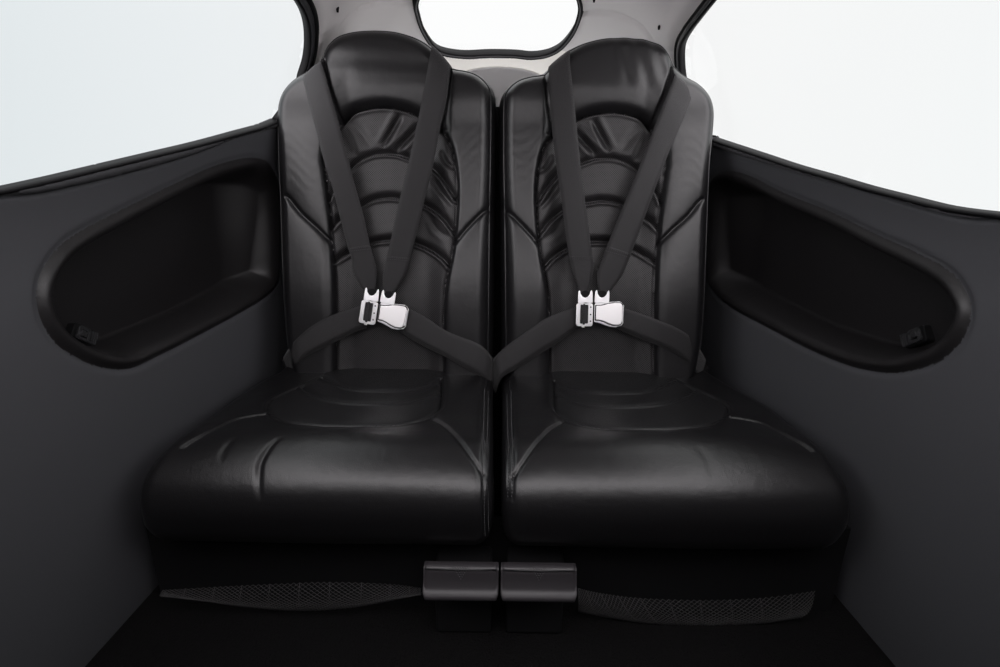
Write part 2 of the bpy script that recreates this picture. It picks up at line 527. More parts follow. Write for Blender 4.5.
# shelf-like bulkhead under the rear window: headliner, its brightness put into paler beige
bul = np.array(ab([(433, 51), (447, 58), (470, 60), (500, 59), (530, 60), (548, 58), (562, 49), (575, 60), (570, 140), (425, 140), (420, 60)]))
bmask = inside(cen, bul)
v, t = submesh(V, T[:, ::-1], ~bmask); tag(mesh_obj('ceiling', v, t, LINER), kind='structure')
v, t = submesh(V, T[:, ::-1], bmask); tag(mesh_obj('wall_back', v, t, BEIGE), kind='structure')
cen0 = np.array(rw).mean(0)
def strip_closed(path, w0, w1, d0, d1):
    L = np.array(path); t = np.roll(L, -1, 0)-np.roll(L, 1, 0); t /= np.linalg.norm(t, axis=1)[:, None]
    nn = np.stack([t[:, 1], -t[:, 0]], 1)
    if ((L+nn*.01-cen0)**2).sum() < ((L-cen0)**2).sum(): nn = -nn
    prof = [(w0, d1), (w0, d0+.002), (w0+.002, d0), (w1-.002, d0), (w1, d0+.002), (w1, d1)]
    V_ = np.concatenate([from_ab(L+nn*w, np.full(len(L), dd)) for w, dd in prof]); N = len(L); F_ = []
    for k in range(len(prof)):
        k2 = (k+1) % len(prof)
        for i in range(N): F_.append((k*N+i, k*N+(i+1) % N, k2*N+(i+1) % N, k2*N+i))
    return V_, F_
w3 = mesh_obj('window_3', *strip_closed(rw, -.003, .004, -.012, .014), RUBBER); tag(w3, kind='structure')
mesh_obj('window_frame', *strip_closed(rw, .004, .010, -.014, .012), GREYFRAME, w3)
mesh_obj('rubber_seal', *strip_closed(rw, .010, .013, -.015, .012), RUBBER, w3)
V, T, P, _ = sheet(rw, .02, from_ab, lambda P, d: np.full(len(P), .012)); mesh_obj('glass_pane', V, T, GLASS, w3)

# headliner screws / holes
ceil = bpy.data.objects['ceiling']
for p in ((337.5, 9.5), (659, 27), (594, 0)):
    c = shell_hit(*p); n_ = CAM-c; n_ /= np.linalg.norm(n_)
    path = [c+n_*.006+np.array([0, 0, -.006]), c+n_*.008, c+n_*.006+np.array([.002, 0, .005])]
    v, f = tube(path, [.0025, .0035, .0025], 8)
    mesh_obj('clip', v, f, RUBBER, ceil)

# floor, the riser under the seats, an unseen front light blocker
def box(x0, x1, y0, y1, z0, z1):
    V = [(x, y, z) for x in (x0, x1) for y in (y0, y1) for z in (z0, z1)]
    F = [(0, 1, 3, 2), (4, 6, 7, 5), (0, 4, 5, 1), (2, 3, 7, 6), (0, 2, 6, 4), (1, 5, 7, 3)]
    return np.array(V, float), F
def grid_xy(x0, x1, y0, y1, z, h):
    nx, ny = int((x1-x0)/h)+1, int((y1-y0)/h)+1
    V = [(x0+(x1-x0)*i/nx, y0+(y1-y0)*j/ny, z+.0015*random.random()) for i in range(nx+1) for j in range(ny+1)]
    F = [(i*(ny+1)+j, (i+1)*(ny+1)+j, (i+1)*(ny+1)+j+1, i*(ny+1)+j+1) for i in range(nx) for j in range(ny)]
    return V, F
zs = np.linspace(FLOOR, .985, 24)
ring = [(float(side_x(1.6, z))+.004, z) for z in zs]+[(-float(side_x(1.6, z))-.004, z) for z in zs[::-1]]
nr = len(ring)
tag(mesh_obj('wall_rear', [(x, 1.6, z) for x, z in ring]+[(x, 1.615, z) for x, z in ring], [list(range(nr)), list(range(2*nr-1, nr-1, -1))]+[(i, i+nr, (i+1) % nr+nr, (i+1) % nr) for i in range(nr)], PLASTIC, flat=True), kind='structure')
tag(mesh_obj('floor', *grid_xy(-.80, .80, YF-.1, 1.7, FLOOR, .02), CARPET), kind='structure')
prof_f = [(-.74, .80), (-.60, .98), (-.55, 1.12), (-.44, 1.17), (-.24, 1.17), (-.16, 1.10), (-.14, .84), (.14, .84), (.16, 1.10), (.24, 1.17), (.44, 1.17), (.55, 1.12), (.60, .98), (.74, .80)]  # seat-back silhouette added out of view to cut the front light
pf = [(-.74, FLOOR)]+prof_f+[(.74, FLOOR)]; nf = len(pf)
tag(mesh_obj('wall_front', [(x, -.10, z) for x, z in pf]+[(x, -.14, z) for x, z in pf], [list(range(nf)), list(range(2*nf-1, nf-1, -1))]+[(i, i+nf, (i+1) % nf+nf, (i+1) % nf) for i in range(nf)], PLASTIC, flat=True), kind='structure')

# ================================================================== SEATS
RCL = math.radians(13); OY, OZ = 1.262, .36
VV = np.array([0, math.sin(RCL), math.cos(RCL)]); NN = np.array([0, -math.cos(RCL), math.sin(RCL)])
O0 = np.array([0, OY, OZ])
def back_pos(P, D):
    return O0+P[:, :1]*np.array([1.0, 0, 0])+P[:, 1:2]*VV+np.asarray(D)[:, None]*NN
def plane_uv(px, py, d=0.0):
    r = ray(px, py); o_ = O0+d*NN
    t = ((o_-CAM)@NN)/(r@NN); p = CAM+t*r-o_
    return np.array([p[0], p@VV])

DYX = [(0, 7), (35, 7), (105, 5), (155, 4.5), (200, 3), (243, 1.2), (310, 1.2), (372, 2), (420, 3), (470, 4), (545, 5.5), (700, 5)]
def warp(side, pts):
    """left-seat tracing, or its counterpart on the right seat (mirrored, measured offsets)"""
    if side < 0: return [tuple(p) for p in pts]
    ys, ds = zip(*DYX)
    return [(2*497.7-x, y+float(np.interp(y, ys, ds))) for x, y in pts]

T_OUT = [(294, 372), (289, 345), (287, 320), (285, 280), (283, 240), (281, 200), (279.5, 160), (279, 130), (280, 112), (284, 98), (291, 87), (300, 78.5), (309, 73), (316, 67.5),
         (321, 60.5), (325, 52), (331, 44), (340, 37.5), (355, 33.5), (375, 32), (395, 33), (412, 37), (425, 42.5), (434, 48.5), (442, 56), (449, 64), (456, 68.5), (466, 70.8), (476, 74), (484, 79), (491, 86.5), (495, 95),
         (496, 110), (495.5, 160), (494.5, 210), (494, 260), (493.5, 310), (493, 345), (493, 372)]
T_HL = [(322, 56), (324, 66), (326, 76), (330, 91), (335, 106), (341, 121)]
T_HR = [(449, 60), (449.5, 75), (447.5, 95), (444.5, 112), (441, 129)]
T_L = [(341, 121), (331, 131), (324, 143), (321, 156), (323, 170), (325, 186), (327, 202), (329, 220), (330, 240), (332, 260), (333.5, 285), (334, 320), (334, 380)]
T_R = [(441, 129), (447, 136), (452, 148), (456, 170), (457, 190), (456.5, 210), (454, 240), (451, 260), (446.5, 280), (444, 300), (443, 340), (443, 380)]
T_A1 = [(341, 121), (352, 112), (365, 107.5), (380, 105.5), (395, 106.5), (410, 110.5), (427, 119), (441, 129)]
T_A2 = [(327, 200), (334, 186), (343, 174), (353, 164), (364, 157), (378, 153), (396, 153.5), (408, 157.5), (420, 162), (432, 168), (443, 180), (455, 199)]
T_A3 = [(330, 228), (339, 219.5), (350, 212), (361, 205), (374, 199), (390, 197), (400, 198.5), (412, 200.5), (424, 205), (434, 211), (445, 221), (454, 234)]
T_A4 = [(333, 262), (341, 257), (350, 252), (362, 246), (376, 241.5), (391, 240), (402, 240.5), (414, 243), (428, 249), (440, 257), (449, 267)]
T_DL = [(285, 196), (289, 200), (300, 213.6), (315.6, 228), (330, 242)]
T_DR = [(496, 199), (493, 203), (481, 213.6), (466, 229), (455, 242)]
T_CR = [([(381, 146), (390, 131), (400, 113)], .011, .0065), ([(395, 150), (405, 139), (419, 124)], .012, .007), ([(352, 122), (362, 134), (372, 150)], .002, .008),
        ([(343, 126), (349, 140), (356, 156)], .003, .006), ([(440, 150), (446, 162), (455, 168)], .006, .005), ([(432, 178), (440, 190), (452, 205)], .005, .006), ([(428, 215), (436, 228), (448, 238)], .003, .006)]

def d_macro(u, v, uc):
    w = np.abs(u-uc)
    bol = .026*smooth((w-.085)/.07)*smooth((.74-v)/.12)
    head = .020*smooth((v-.58)/.10)*(1-.3*smooth((w-.06)/.1))
    lum = .012*np.exp(-((v-.20)/.14)**2)
    return bol+head+lum

CUSH = spline([(1.34, .359), (1.25, .359), (1.12, .364), (1.0, .373), (.92, .383), (.865, .387), (.825, .378), (.79, .352), (.772, .318), (.770, .284), (.778, .248), (.80, .227), (.85, .218)], 10)
cs = np.concatenate([[0], np.cumsum(np.hypot(*np.diff(CUSH, axis=0).T))])
ct = np.gradient(CUSH, axis=0); ct /= np.linalg.norm(ct, axis=1)[:, None]
cn = np.stack([ct[:, 1], -ct[:, 0]], 1)
if cn[5][1] < 0: cn = -cn
def cush_pos(P, D):
    s = P[:, 1]; D = np.asarray(D)
    Y = np.interp(s, cs, CUSH[:, 0]); Z = np.interp(s, cs, CUSH[:, 1])
    ny = np.interp(s, cs, cn[:, 0]); nz = np.interp(s, cs, cn[:, 1])
    return np.stack([P[:, 0], Y+ny*D, Z+nz*D], 1)
def cush_hit(px, py, d=0.0):
    r = ray(px, py); L = CUSH+cn*d
    best = None
    for i in range(len(L)-1):
        a, c = L[i], L[i+1]
        # CAM + t r meets segment in the YZ plane
        M_ = np.array([[r[1], -(c-a)[0]], [r[2], -(c-a)[1]]]); rhs = a-CAM[1:]
        if abs(np.linalg.det(M_)) < 1e-12: continue
        t, k = np.linalg.solve(M_, rhs)
        if -1e-6 <= k <= 1+1e-6 and t > 0 and (best is None or t < best[0]): best = (t, i+k)
    if best is None: return None
    t, k = best; i = int(min(k, len(cs)-2)); s = cs[i]+(k-i)*(cs[i+1]-cs[i])
    return np.array([CAM[0]+t*r[0], s])

BSURF = {}
def build_seat(side):
    nm = 'left' if side < 0 else 'right'
    uc = float(plane_uv(*((389, 250) if side < 0 else (602, 251)))[0])
    def wx(p):
        if side < 0: return p
        x, y = p
        return (x-(1+6*np.clip((x-500)/214, 0, 1.2))*float(np.interp(y, [75, 165], [0, 1])), y)
    def tr(pts, n=6, d=None):
        out = []
        for p in map(wx, warp(side, pts)):
            if d is not None: uv = plane_uv(*p, d)
            else:
                uv = plane_uv(*p, 0)
                for _ in range(6): uv = plane_uv(*p, float(d_macro(uv[0], uv[1], uc)))
            out.append(uv)
        return spline(out, n)
    R_E = .040
    outl = tr(T_OUT, 5, -.036)
    # close below, tucked behind the cushion
    bl, br = outl[0], outl[-1]
    outl = np.concatenate([[[bl[0]+(.01 if side < 0 else -.01), -.075]], outl, [[br[0], -.075]]])
    HL, HR, L_, R_, A1 = tr(T_HL), tr(T_HR), tr(T_L), tr(T_R), tr(T_A1)
    A2, A3, A4 = tr(T_A2), tr(T_A3), tr(T_A4)
    DL, DR = tr(T_DL), tr(T_DR)
    CR = [(tr(a_, 5), d_, w_) for a_, d_, w_ in T_CR]
    insert_poly = np.concatenate([A1, R_[1:], L_[::-1][:-1]])
    ctop = tr([(449, 60), (440, 10), (330, 10), (322, 56)], 1, .02)
    head_poly = np.concatenate([HL, A1[1:], HR[::-1][1:], ctop])
    root = empty('rear_seat', (0.26*side, 1.15, FLOOR))
    root_lab = {-1: 'left black leather rear seat, beside the left side panel', 1: 'right black leather rear seat, beside the right side panel'}
    tag(root, root_lab[side], 'seat', 'pair of rear seats')
    def disp(P, dist):
        u, v = P[:, 0], P[:, 1]
        D = d_macro(u, v, uc)
        q = np.clip(1-dist/R_E, 0, 1)
        D = D*(1-q**2) - .001
        D -= .046*(1-np.sqrt(np.clip(1-q**2.2, 0, 1)))
        ins = inside(P, insert_poly); hd = inside(P, head_poly)
        D += np.where(ins, -.006, 0)
        def seam(line, dep, wid, puff=.006, pw=.022):
            d, Q = nearest(P, line)
            return -dep*np.exp(-(d/wid)**2) - puff*np.exp(-d/pw)
        D += seam(L_, .009, .0042, .005)+seam(R_, .009, .0042, .005)
        D += seam(HL, .006, .0035, .008)+seam(HR, .006, .0035, .008)
        D += seam(DL, .007, .0045, .006)*(~ins)+seam(DR, .007, .0045, .006)*(~ins)
        de, _ = nearest(P, outl, True)
        D -= .0035*np.exp(-((de-.012)/.0028)**2)
        for k, A in enumerate((A1, A2, A3, A4)):
            d, Q = nearest(P, A)
            sgn = v-Q[:, 1]
            allow = np.ones(len(P), bool) if k == 0 else ins
            up = sgn > 0
            tot = np.where(up, -(.020 if k == 0 else .015)*np.exp(-(d/.009)**1.6),
                           -(.020 if k == 0 else .015)*np.exp(-(d/.0028)**2)+(.004 if k else .002)*np.exp(-((d-.006)/.004)**2))
            fade = 1
            D += np.where(allow | (k == 0), tot*fade, 0)
        for A, dep, wid in CR:
            d, Q = nearest(P, A)
            a0, a1 = A[0], A[-1]
            tpos = np.clip(((P-a0)@(a1-a0))/((a1-a0)@(a1-a0)), 0, 1)
            D += np.where(ins, -dep*np.exp(-(d/wid)**2)*np.sin(np.pi*np.clip(tpos, .0, 1))**.5, 0)
            D += np.where(ins, .35*dep*np.exp(-((d-2.2*wid)/wid)**2)*np.sin(np.pi*tpos)**.5, 0)
        # soft pulls in the leather of the head panel
        hz = np.where(hd, 1.0, 0)*smooth((v-.66)/.05)*smooth((.84-v)/.06)
        if side > 0:
            D += hz*.0016*np.sin((u-uc)*150+3*np.sin(v*17))*smooth((u-uc+.02)/.06)
        else:
            D += hz*.0007*np.sin((v)*120+5*(u-uc))
        # fine horizontal pull lines in the outer bolster
        bz = (~ins & ~hd)*smooth((v-.40)/.06)*smooth((.60-v)/.05)
        D += bz*.00013*np.sin(v*230+7*np.sin(u*40)+20*np.abs(u-uc))
        return D
    V, T, P, rim = sheet(outl, .0028, back_pos, disp, back=(-.015, -.035, -.06), lines=(L_, R_, A1, HL, HR))
    cen = P[T].mean(1)
    m_i = inside(cen, insert_poly); m_h = inside(cen, head_poly) & ~m_i
    T2 = T
    v, t = submesh(V, T2, ~(m_i | m_h))
    v, f = weld(*join([(v, t), rim]))
    # close the rear of the shell with a plain back panel
    back = mesh_obj('backrest', v, f, LEATHER, root)
    if True:
        n_ = len(outl); bp_ = np.array(outl)
        vb = back_pos(bp_, np.full(n_, -.095))
        pan = mesh_obj('back_panel', vb, [list(range(n_))], PLASTIC, back, flat=True)
    v, t = submesh(V, T2, m_h); mesh_obj('head_panel', v, t, LEATHER, back)
    v, t = submesh(V, T2, m_i); tag(mesh_obj('perforated_insert', v, t, PERF, back), 'perforated leather insert with quilted ribs')
    # thin piping round the edge
    BSURF[side] = (P.copy(), disp, uc)
    pl = outl[1:-1]
    t_ = np.gradient(pl, axis=0); t_ /= np.linalg.norm(t_, axis=1)[:, None]
    nn = np.stack([t_[:, 1], -t_[:, 0]], 1)*(1 if side < 0 else -1)
    pp = pl+nn*.012
    dd, _ = nearest(pp, outl, True)
    Dp = disp(pp, dd)
    v, f = tube(back_pos(pp, Dp+.0012), .0020, 6); mesh_obj('piping', v, f, PIPING, back)

    # ---------------- cushion
    ox = [(284, 366), (278, 375), (252, 390), (226, 409), (200, 428), (170, 450), (156, 462), (145, 477), (140, 491), (139.5, 506), (142, 520), (148, 533)]
    def th(pts, n=5, d=0.0):
        o_ = []
        for p in warp(side, pts):
            h_ = cush_hit(*p, d)
            if h_ is not None: o_.append(h_)
        return spline(o_, n)
    if side < 0: OE = th(ox, 5, -.02)
    else:
        rx = [(702, 366), (707, 374), (735, 392), (775, 416), (808, 442), (834, 468), (847, 488), (851, 507), (848, 524), (842, 538)]
        OE = spline([q_ for q_ in (cush_hit(*p, -.02) for p in rx) if q_ is not None], 6)
    IE = th([(493, 372), (493, 400), (493.5, 430), (493.5, 460), (494, 490), (494, 515), (493.5, 537)], 5, -.02)
    sgn = side
    smax = cs[-1]-.002
    ce = OE[-1]; ci = IE[-1]
    outer_end = [(ce[0]-sgn*.006, min(ce[1]+.03, smax-.02)), (ce[0]-sgn*.03, smax)]
    inner_end = [(ci[0]+sgn*.02, smax), (ci[0]+sgn*.004, smax-.02)]
    fr = OE[0]; ir = IE[0]
    out_c = np.concatenate([[(fr[0], .005)], OE, outer_end, inner_end, IE[::-1], [(ir[0], .005)]])
    seams = [th([(267, 416), (250, 418.5), (233.6, 422), (204, 436), (184, 448)]), th([(433, 421), (444, 427), (452, 434), (462, 445), (470, 456), (482, 473)]),]
    inner1 = th([(484.5, 376), (484, 410), (483, 440), (482.5, 473), (484, 495), (485, 541)])
    inner2 = th([(488.5, 376), (488, 410), (487, 440), (486.5, 473), (488, 495), (488.5, 541)])
    ins_c = th([(322, 377), (302, 387), (285, 395), (272, 402), (268, 410), (274, 420), (289, 426.5), (322, 430.5), (345, 431), (367, 430.5), (392, 429), (411, 426), (425, 421.5), (433, 416), (440, 408), (441, 395), (441, 378)], 6)
    ins_poly = np.concatenate([ins_c, [(ins_c[-1][0], .01), (ins_c[0][0], .01)]])
    arcs = [th([(322, 379), (340, 388.5), (352, 392), (365, 394), (393, 394), (415, 391), (428, 387), (440, 381)]), th([(301, 389), (312, 398), (325, 403.5), (345, 407.5), (372, 409), (400, 408), (425, 401.5), (441, 391)])]
    folds = [([(281, 441), (270, 452), (262, 466), (261, 484), (262, 500)], .0032, .0050, .8), ([(237, 440), (226, 452), (222, 464)], .0015, .006, 1), ([(345, 445), (350, 470)], .0, .005, 1)] if side < 0 else \
            [([(300, 446), (290, 458), (284, 474)], .0008, .008, 1)]
    folds = [(th(a_, 6), b_, c_) for a_, b_, c_, _ in folds if b_ > 0]
    xc = .5*(IE[:, 0].mean()+OE[:, 0].mean())
    def cdisp(P, dist):
        x, s = P[:, 0], P[:, 1]
        D = .010*smooth((s-.05)/.3)*np.cos(np.clip((x-xc)/.30, -1, 1)*1.4)*smooth((cs[-1]-s)/.2)
        Rr = .034
        q = np.clip(1-dist/Rr, 0, 1)
        # no rounding on the hidden rear edge
        q = np.where(s < .03, 0, q)
        D -= .040*(1-np.sqrt(np.clip(1-q**2.2, 0, 1)))
        ins = inside(P, ins_poly)
        D += np.where(ins, .001, 0)
        for L in seams:
            d, _ = nearest(P, L); D += -.0045*np.exp(-(d/.003)**2)-.003*np.exp(-d/.014)
        for L in (inner1, inner2):
            d, _ = nearest(P, L); D += -.003*np.exp(-(d/.0022)**2)
        d, _ = nearest(P, ins_c); D += -.005*np.exp(-(d/.003)**2)-.003*np.exp(-d/.012)+np.where(ins, 0, .0022*np.exp(-((d-.006)/.003)**2))*(s > .06)
        for L in arcs:
            d, Q = nearest(P, L); rear = s < Q[:, 1]
            D += np.where(ins, np.where(rear, -.009*np.exp(-(d/.009)**1.5), -.009*np.exp(-(d/.003)**2)+.0045*np.exp(-((d-.006)/.004)**2)), 0)
        for L, dep, wid in folds:
            d, Q = nearest(P, L)
            sx = (x-Q[:, 0])
            tp = np.clip(((P-L[0])@(L[-1]-L[0]))/((L[-1]-L[0])@(L[-1]-L[0])), 0, 1)
            D += -dep*np.exp(-(d/wid)**2)*np.sin(np.pi*tp)**.8
        # puckers where the side seam turns over the front edge
        ix = ci[0]
        pk_ = np.exp(-((x-(ix+sgn*.010))/.012)**2)*np.exp(-((s-np.interp(475, [430, 520], [inner1[14][1], inner1[-6][1]]))/.04)**2)
        D += pk_*.0014*np.sin((x-ix)*1500)
        # faint grain pulls over the front roll
        
        return D
    V, T, P, rim = sheet(out_c, .0030, cush_pos, cdisp, back=(-.012, -.03, -.06), lines=(ins_c,))
    cen = P[T].mean(1); m_i = inside(cen, ins_poly)
    v, t = submesh(V, T, ~m_i)
    v, f = weld(*join([(v, t), rim]))
    cu = mesh_obj('seat_cushion', v, f, LEATHER_C, root)
    v, t = submesh(V, T, m_i); tag(mesh_obj('perforated_insert', v, t, PERF_C, cu), 'perforated leather insert with curved ribs')
    # stitches along the inner double seam
    parts = []
    for L in (inner1[2:], inner2[2:]):
        seg = np.concatenate([[0], np.cumsum(np.hypot(*np.diff(L, axis=0).T))])
        for k in np.arange(0, seg[-1]-.004, .0058):
            a = np.array([[np.interp(k+e_, seg, L[:, 0]), np.interp(k+e_, seg, L[:, 1])] for e_ in (0, .002, .0038)])
            dd, _ = nearest(a, out_c, True)
            p3 = cush_pos(a, cdisp(a, dd)+np.array([.0006, .0016, .0006]))
            parts.append(tube(p3, .0007, 5))
    mesh_obj('stitching', *join(parts), THREAD, cu)
    # plinth that carries the cushion, and the hinge at its rear corner
    x0, x1 = sorted((OE[:, 0].mean()+(-.0)*sgn-sgn*.02, IE[:, 0].mean()+sgn*.02))
    o_ = mesh_obj('seat_base', *box(x0, x1, .93, 1.34, FLOOR, .30), PLASTIC, root, flat=True); bevel_obj(o_, .01)
    return root

for side in (-1, 1): build_seat(side)

# ================================================================== HARNESSES
def surf_D(side, uv):
    P, f, uc = BSURF[side]
    pts = np.array([uv]); 
    return float(f(pts, np.array([.05]))[0])
def ribbon(name, rows, parent, mt=WEB, th=.0016, n=8, cols=6):
    """rows: [(edge point A, edge point B)] in world space"""
    A = spline([r[0] for r in rows], n); B = spline([r[1] for r in rows], n)
    N = len(A); V = []; F = []
    ctr = (A+B)/2
    t = np.gradient(ctr, axis=0); w = B-A
    nn = np.cross(t, w); nn /= np.linalg.norm(nn, axis=1)[:, None]+1e-12
    if (nn[N//2]@(CAM-ctr[N//2])) < 0: nn = -nn
    for lay in (1, -1):
        for i in range(N):
            for k in range(cols+1):
                f = k/cols; edge = min(f, 1-f)
                off = th/2*(1 if edge > .01 else .35)
                crown = .0012*math.sin(math.pi*f)
                V.append(A[i]+w[i]*f+nn[i]*(lay*off+crown))
    m_ = cols+1; o2 = N*m_
    for i in range(N-1):
        for k in range(cols):
            a = i*m_+k
            F.append((a, a+1, a+m_+1, a+m_)); F.append((o2+a, o2+a+m_, o2+a+m_+1, o2+a+1))
        F.append((i*m_, (i+1)*m_, o2+(i+1)*m_, o2+i*m_))
        F.append((i*m_+cols, o2+i*m_+cols, o2+(i+1)*m_+cols, (i+1)*m_+cols))
    for i in (0, N-1):
        for k in range(cols):
            a = i*m_+k; F.append((a, o2+a, o2+a+1, a+1))
    return mesh_obj(name, V, F, mt, parent)

def at(px, py, d):
    return back_pos(np.array([plane_uv(px, py, d)]), np.array([d]))[0]

STR = {
 -1: dict(
  L=dict(a=[(303, 77), (306, 92), (311, 112), (317, 134), (321, 150), (326, 168), (332, 186), (341, 221), (348, 248), (352, 259), (353, 270), (358, 281), (364, 290)],
         b=[(321, 61), (326, 78), (332, 100), (338, 121), (343, 141), (349, 162), (354, 182), (363, 214), (370, 245), (374, 258), (376.5, 268), (376.5, 278), (375, 290)],
         d=[.020, .036, .044, .046, .045, .043, .041, .037, .034, .033, .032, .031, .030]),
  R=dict(a=[(432, 46), (429, 60), (425, 84), (420, 110), (415, 134), (408, 166), (400, 198), (392, 234), (387, 256), (385, 266), (383, 275), (383, 283), (384, 291)],
         b=[(451, 67), (449, 80), (447, 97), (443, 115), (439, 134), (433, 166), (427, 190), (417, 232), (410, 258), (408, 267), (405, 275), (400, 283), (395, 291)],
         d=[.022, .038, .046, .048, .046, .044, .041, .037, .035, .034, .033, .032, .031]),
  BL=dict(a=[(364, 305), (350, 309), (335, 314), (320, 321), (305, 331), (292, 344), (283, 358)],
          b=[(366, 326), (354, 330), (336, 339), (320, 347), (306, 354), (296, 364), (290, 374)],
          d=[.030, .033, .036, .038, .036, .026, -.03]),
  BR=dict(a=[(402, 306), (412, 310), (427, 318), (443, 329), (458, 336), (472, 341), (483, 347), (491, 356), (500, 368)],
          b=[(399, 329), (410, 336), (428, 346), (446, 355), (460, 363), (471, 369), (480, 374), (488, 381), (493, 392)],
          d=[.030, .034, .036, .040, .043, .042, .038, .026, -.03])),
 1: dict(
  L=dict(a=[(549, 67), (549, 78), (550, 98), (552, 128), (556, 164), (561, 196), (565, 230), (569, 256), (571, 266), (574, 276), (577, 284), (578, 291)],
         b=[(570, 50), (570, 62), (573, 90), (576, 120), (580, 160), (584, 192), (589, 230), (592.5, 256), (593.5, 266), (592, 276), (590, 284), (588, 291)],
         d=[.020, .036, .044, .046, .044, .041, .037, .034, .033, .032, .031, .030]),
  R=dict(a=[(675, 74), (670, 88), (664, 103), (653, 131), (642, 160), (629, 192), (617, 221), (607, 246), (601, 262), (597.5, 271), (597, 281), (599, 291)],
         b=[(693, 90), (688, 108), (680, 127), (669, 152), (659, 178), (651, 200), (640, 230), (631, 254), (626, 266), (621, 277), (615, 285), (610, 292)],
         d=[.022, .036, .044, .046, .044, .041, .037, .035, .034, .033, .032, .031]),
  BL=dict(a=[(581, 305), (570, 309), (556, 314), (543, 320), (530, 329), (517, 338), (504, 348), (495, 357), (487, 368)],
          b=[(582, 326), (572, 330), (557, 341), (542, 350), (530, 358), (517, 366), (505, 373), (499, 380), (495, 392)],
          d=[.030, .033, .036, .040, .043, .042, .038, .028, -.02]),
  BR=dict(a=[(618, 306), (630, 310), (645, 315), (660, 321), (675, 327), (688, 335), (698, 346), (706, 360)],
          b=[(618, 327), (630, 332), (645, 338), (660, 344), (675, 351), (686, 359), (694, 367), (700, 378)],
          d=[.030, .033, .036, .038, .036, .032, .016, -.03])),
}
def extrude(name, poly, z0, z1, frame, mt, parent, bev=.0006, hole=None):
    """2-D outline (mm) pushed from z0 to z1 (mm) in a local frame -> one bevelled mesh"""
    bm = bmesh.new()
    P2 = [(x*.001, y*.001) for x, y in poly]
    if hole is None:
        vs = [bm.verts.new((x, y, z0*.001)) for x, y in P2]
        f = bm.faces.new(vs)
        r = bmesh.ops.extrude_face_region(bm, geom=[f])
        for v in r['geom']:
            if isinstance(v, bmesh.types.BMVert): v.co.z = z1*.001
    else:
        H2 = [(x*.001, y*.001) for x, y in hole]; n = len(P2)
        lay = [[bm.verts.new((x, y, z*.001)) for x, y in q] for z in (z0, z1) for q in (P2, H2)]
        o0, h0, o1, h1 = lay
        for i in range(n):
            j = (i+1) % n
            bm.faces.new((o0[i], o0[j], o1[j], o1[i])); bm.faces.new((h0[j], h0[i], h1[i], h1[j]))
            bm.faces.new((o1[i], o1[j], h1[j], h1[i])); bm.faces.new((o0[j], o0[i], h0[i], h0[j]))
    bmesh.ops.recalc_face_normals(bm, faces=bm.faces)
    me = bpy.data.meshes.new(name)
    org, ax, ay, az = frame
    off = np.zeros(3); p = parent
    while p is not None: off += np.array(p.location); p = p.parent
    for v in bm.verts:
        c = org+ax*v.co.x+ay*v.co.y+az*v.co.z-off
        v.co = Vector(c)
    bm.to_mesh(me); bm.free(); me.materials.append(mt)
    o_ = bpy.data.objects.new(name, me); COL.objects.link(o_); o_.parent = parent
    if bev: bevel_obj(o_, bev, 2)
    return o_

def zp(pts):      # buckle drawing units -> mm about its centre
    return [((x-330)*.271, -(y-370)*.271) for x, y in pts]
def rrect(x0, y0, x1, y1, r, n=4):
    P_ = []
    for cx_, cy_, a0 in ((x1-r, y0+r, -90), (x1-r, y1-r, 0), (x0+r, y1-r, 90), (x0+r, y0+r, 180)):
        for k in range(n+1):
            a = math.radians(a0+90*k/n); P_.append((cx_+r*math.cos(a), cy_+r*math.sin(a)))
    return P_

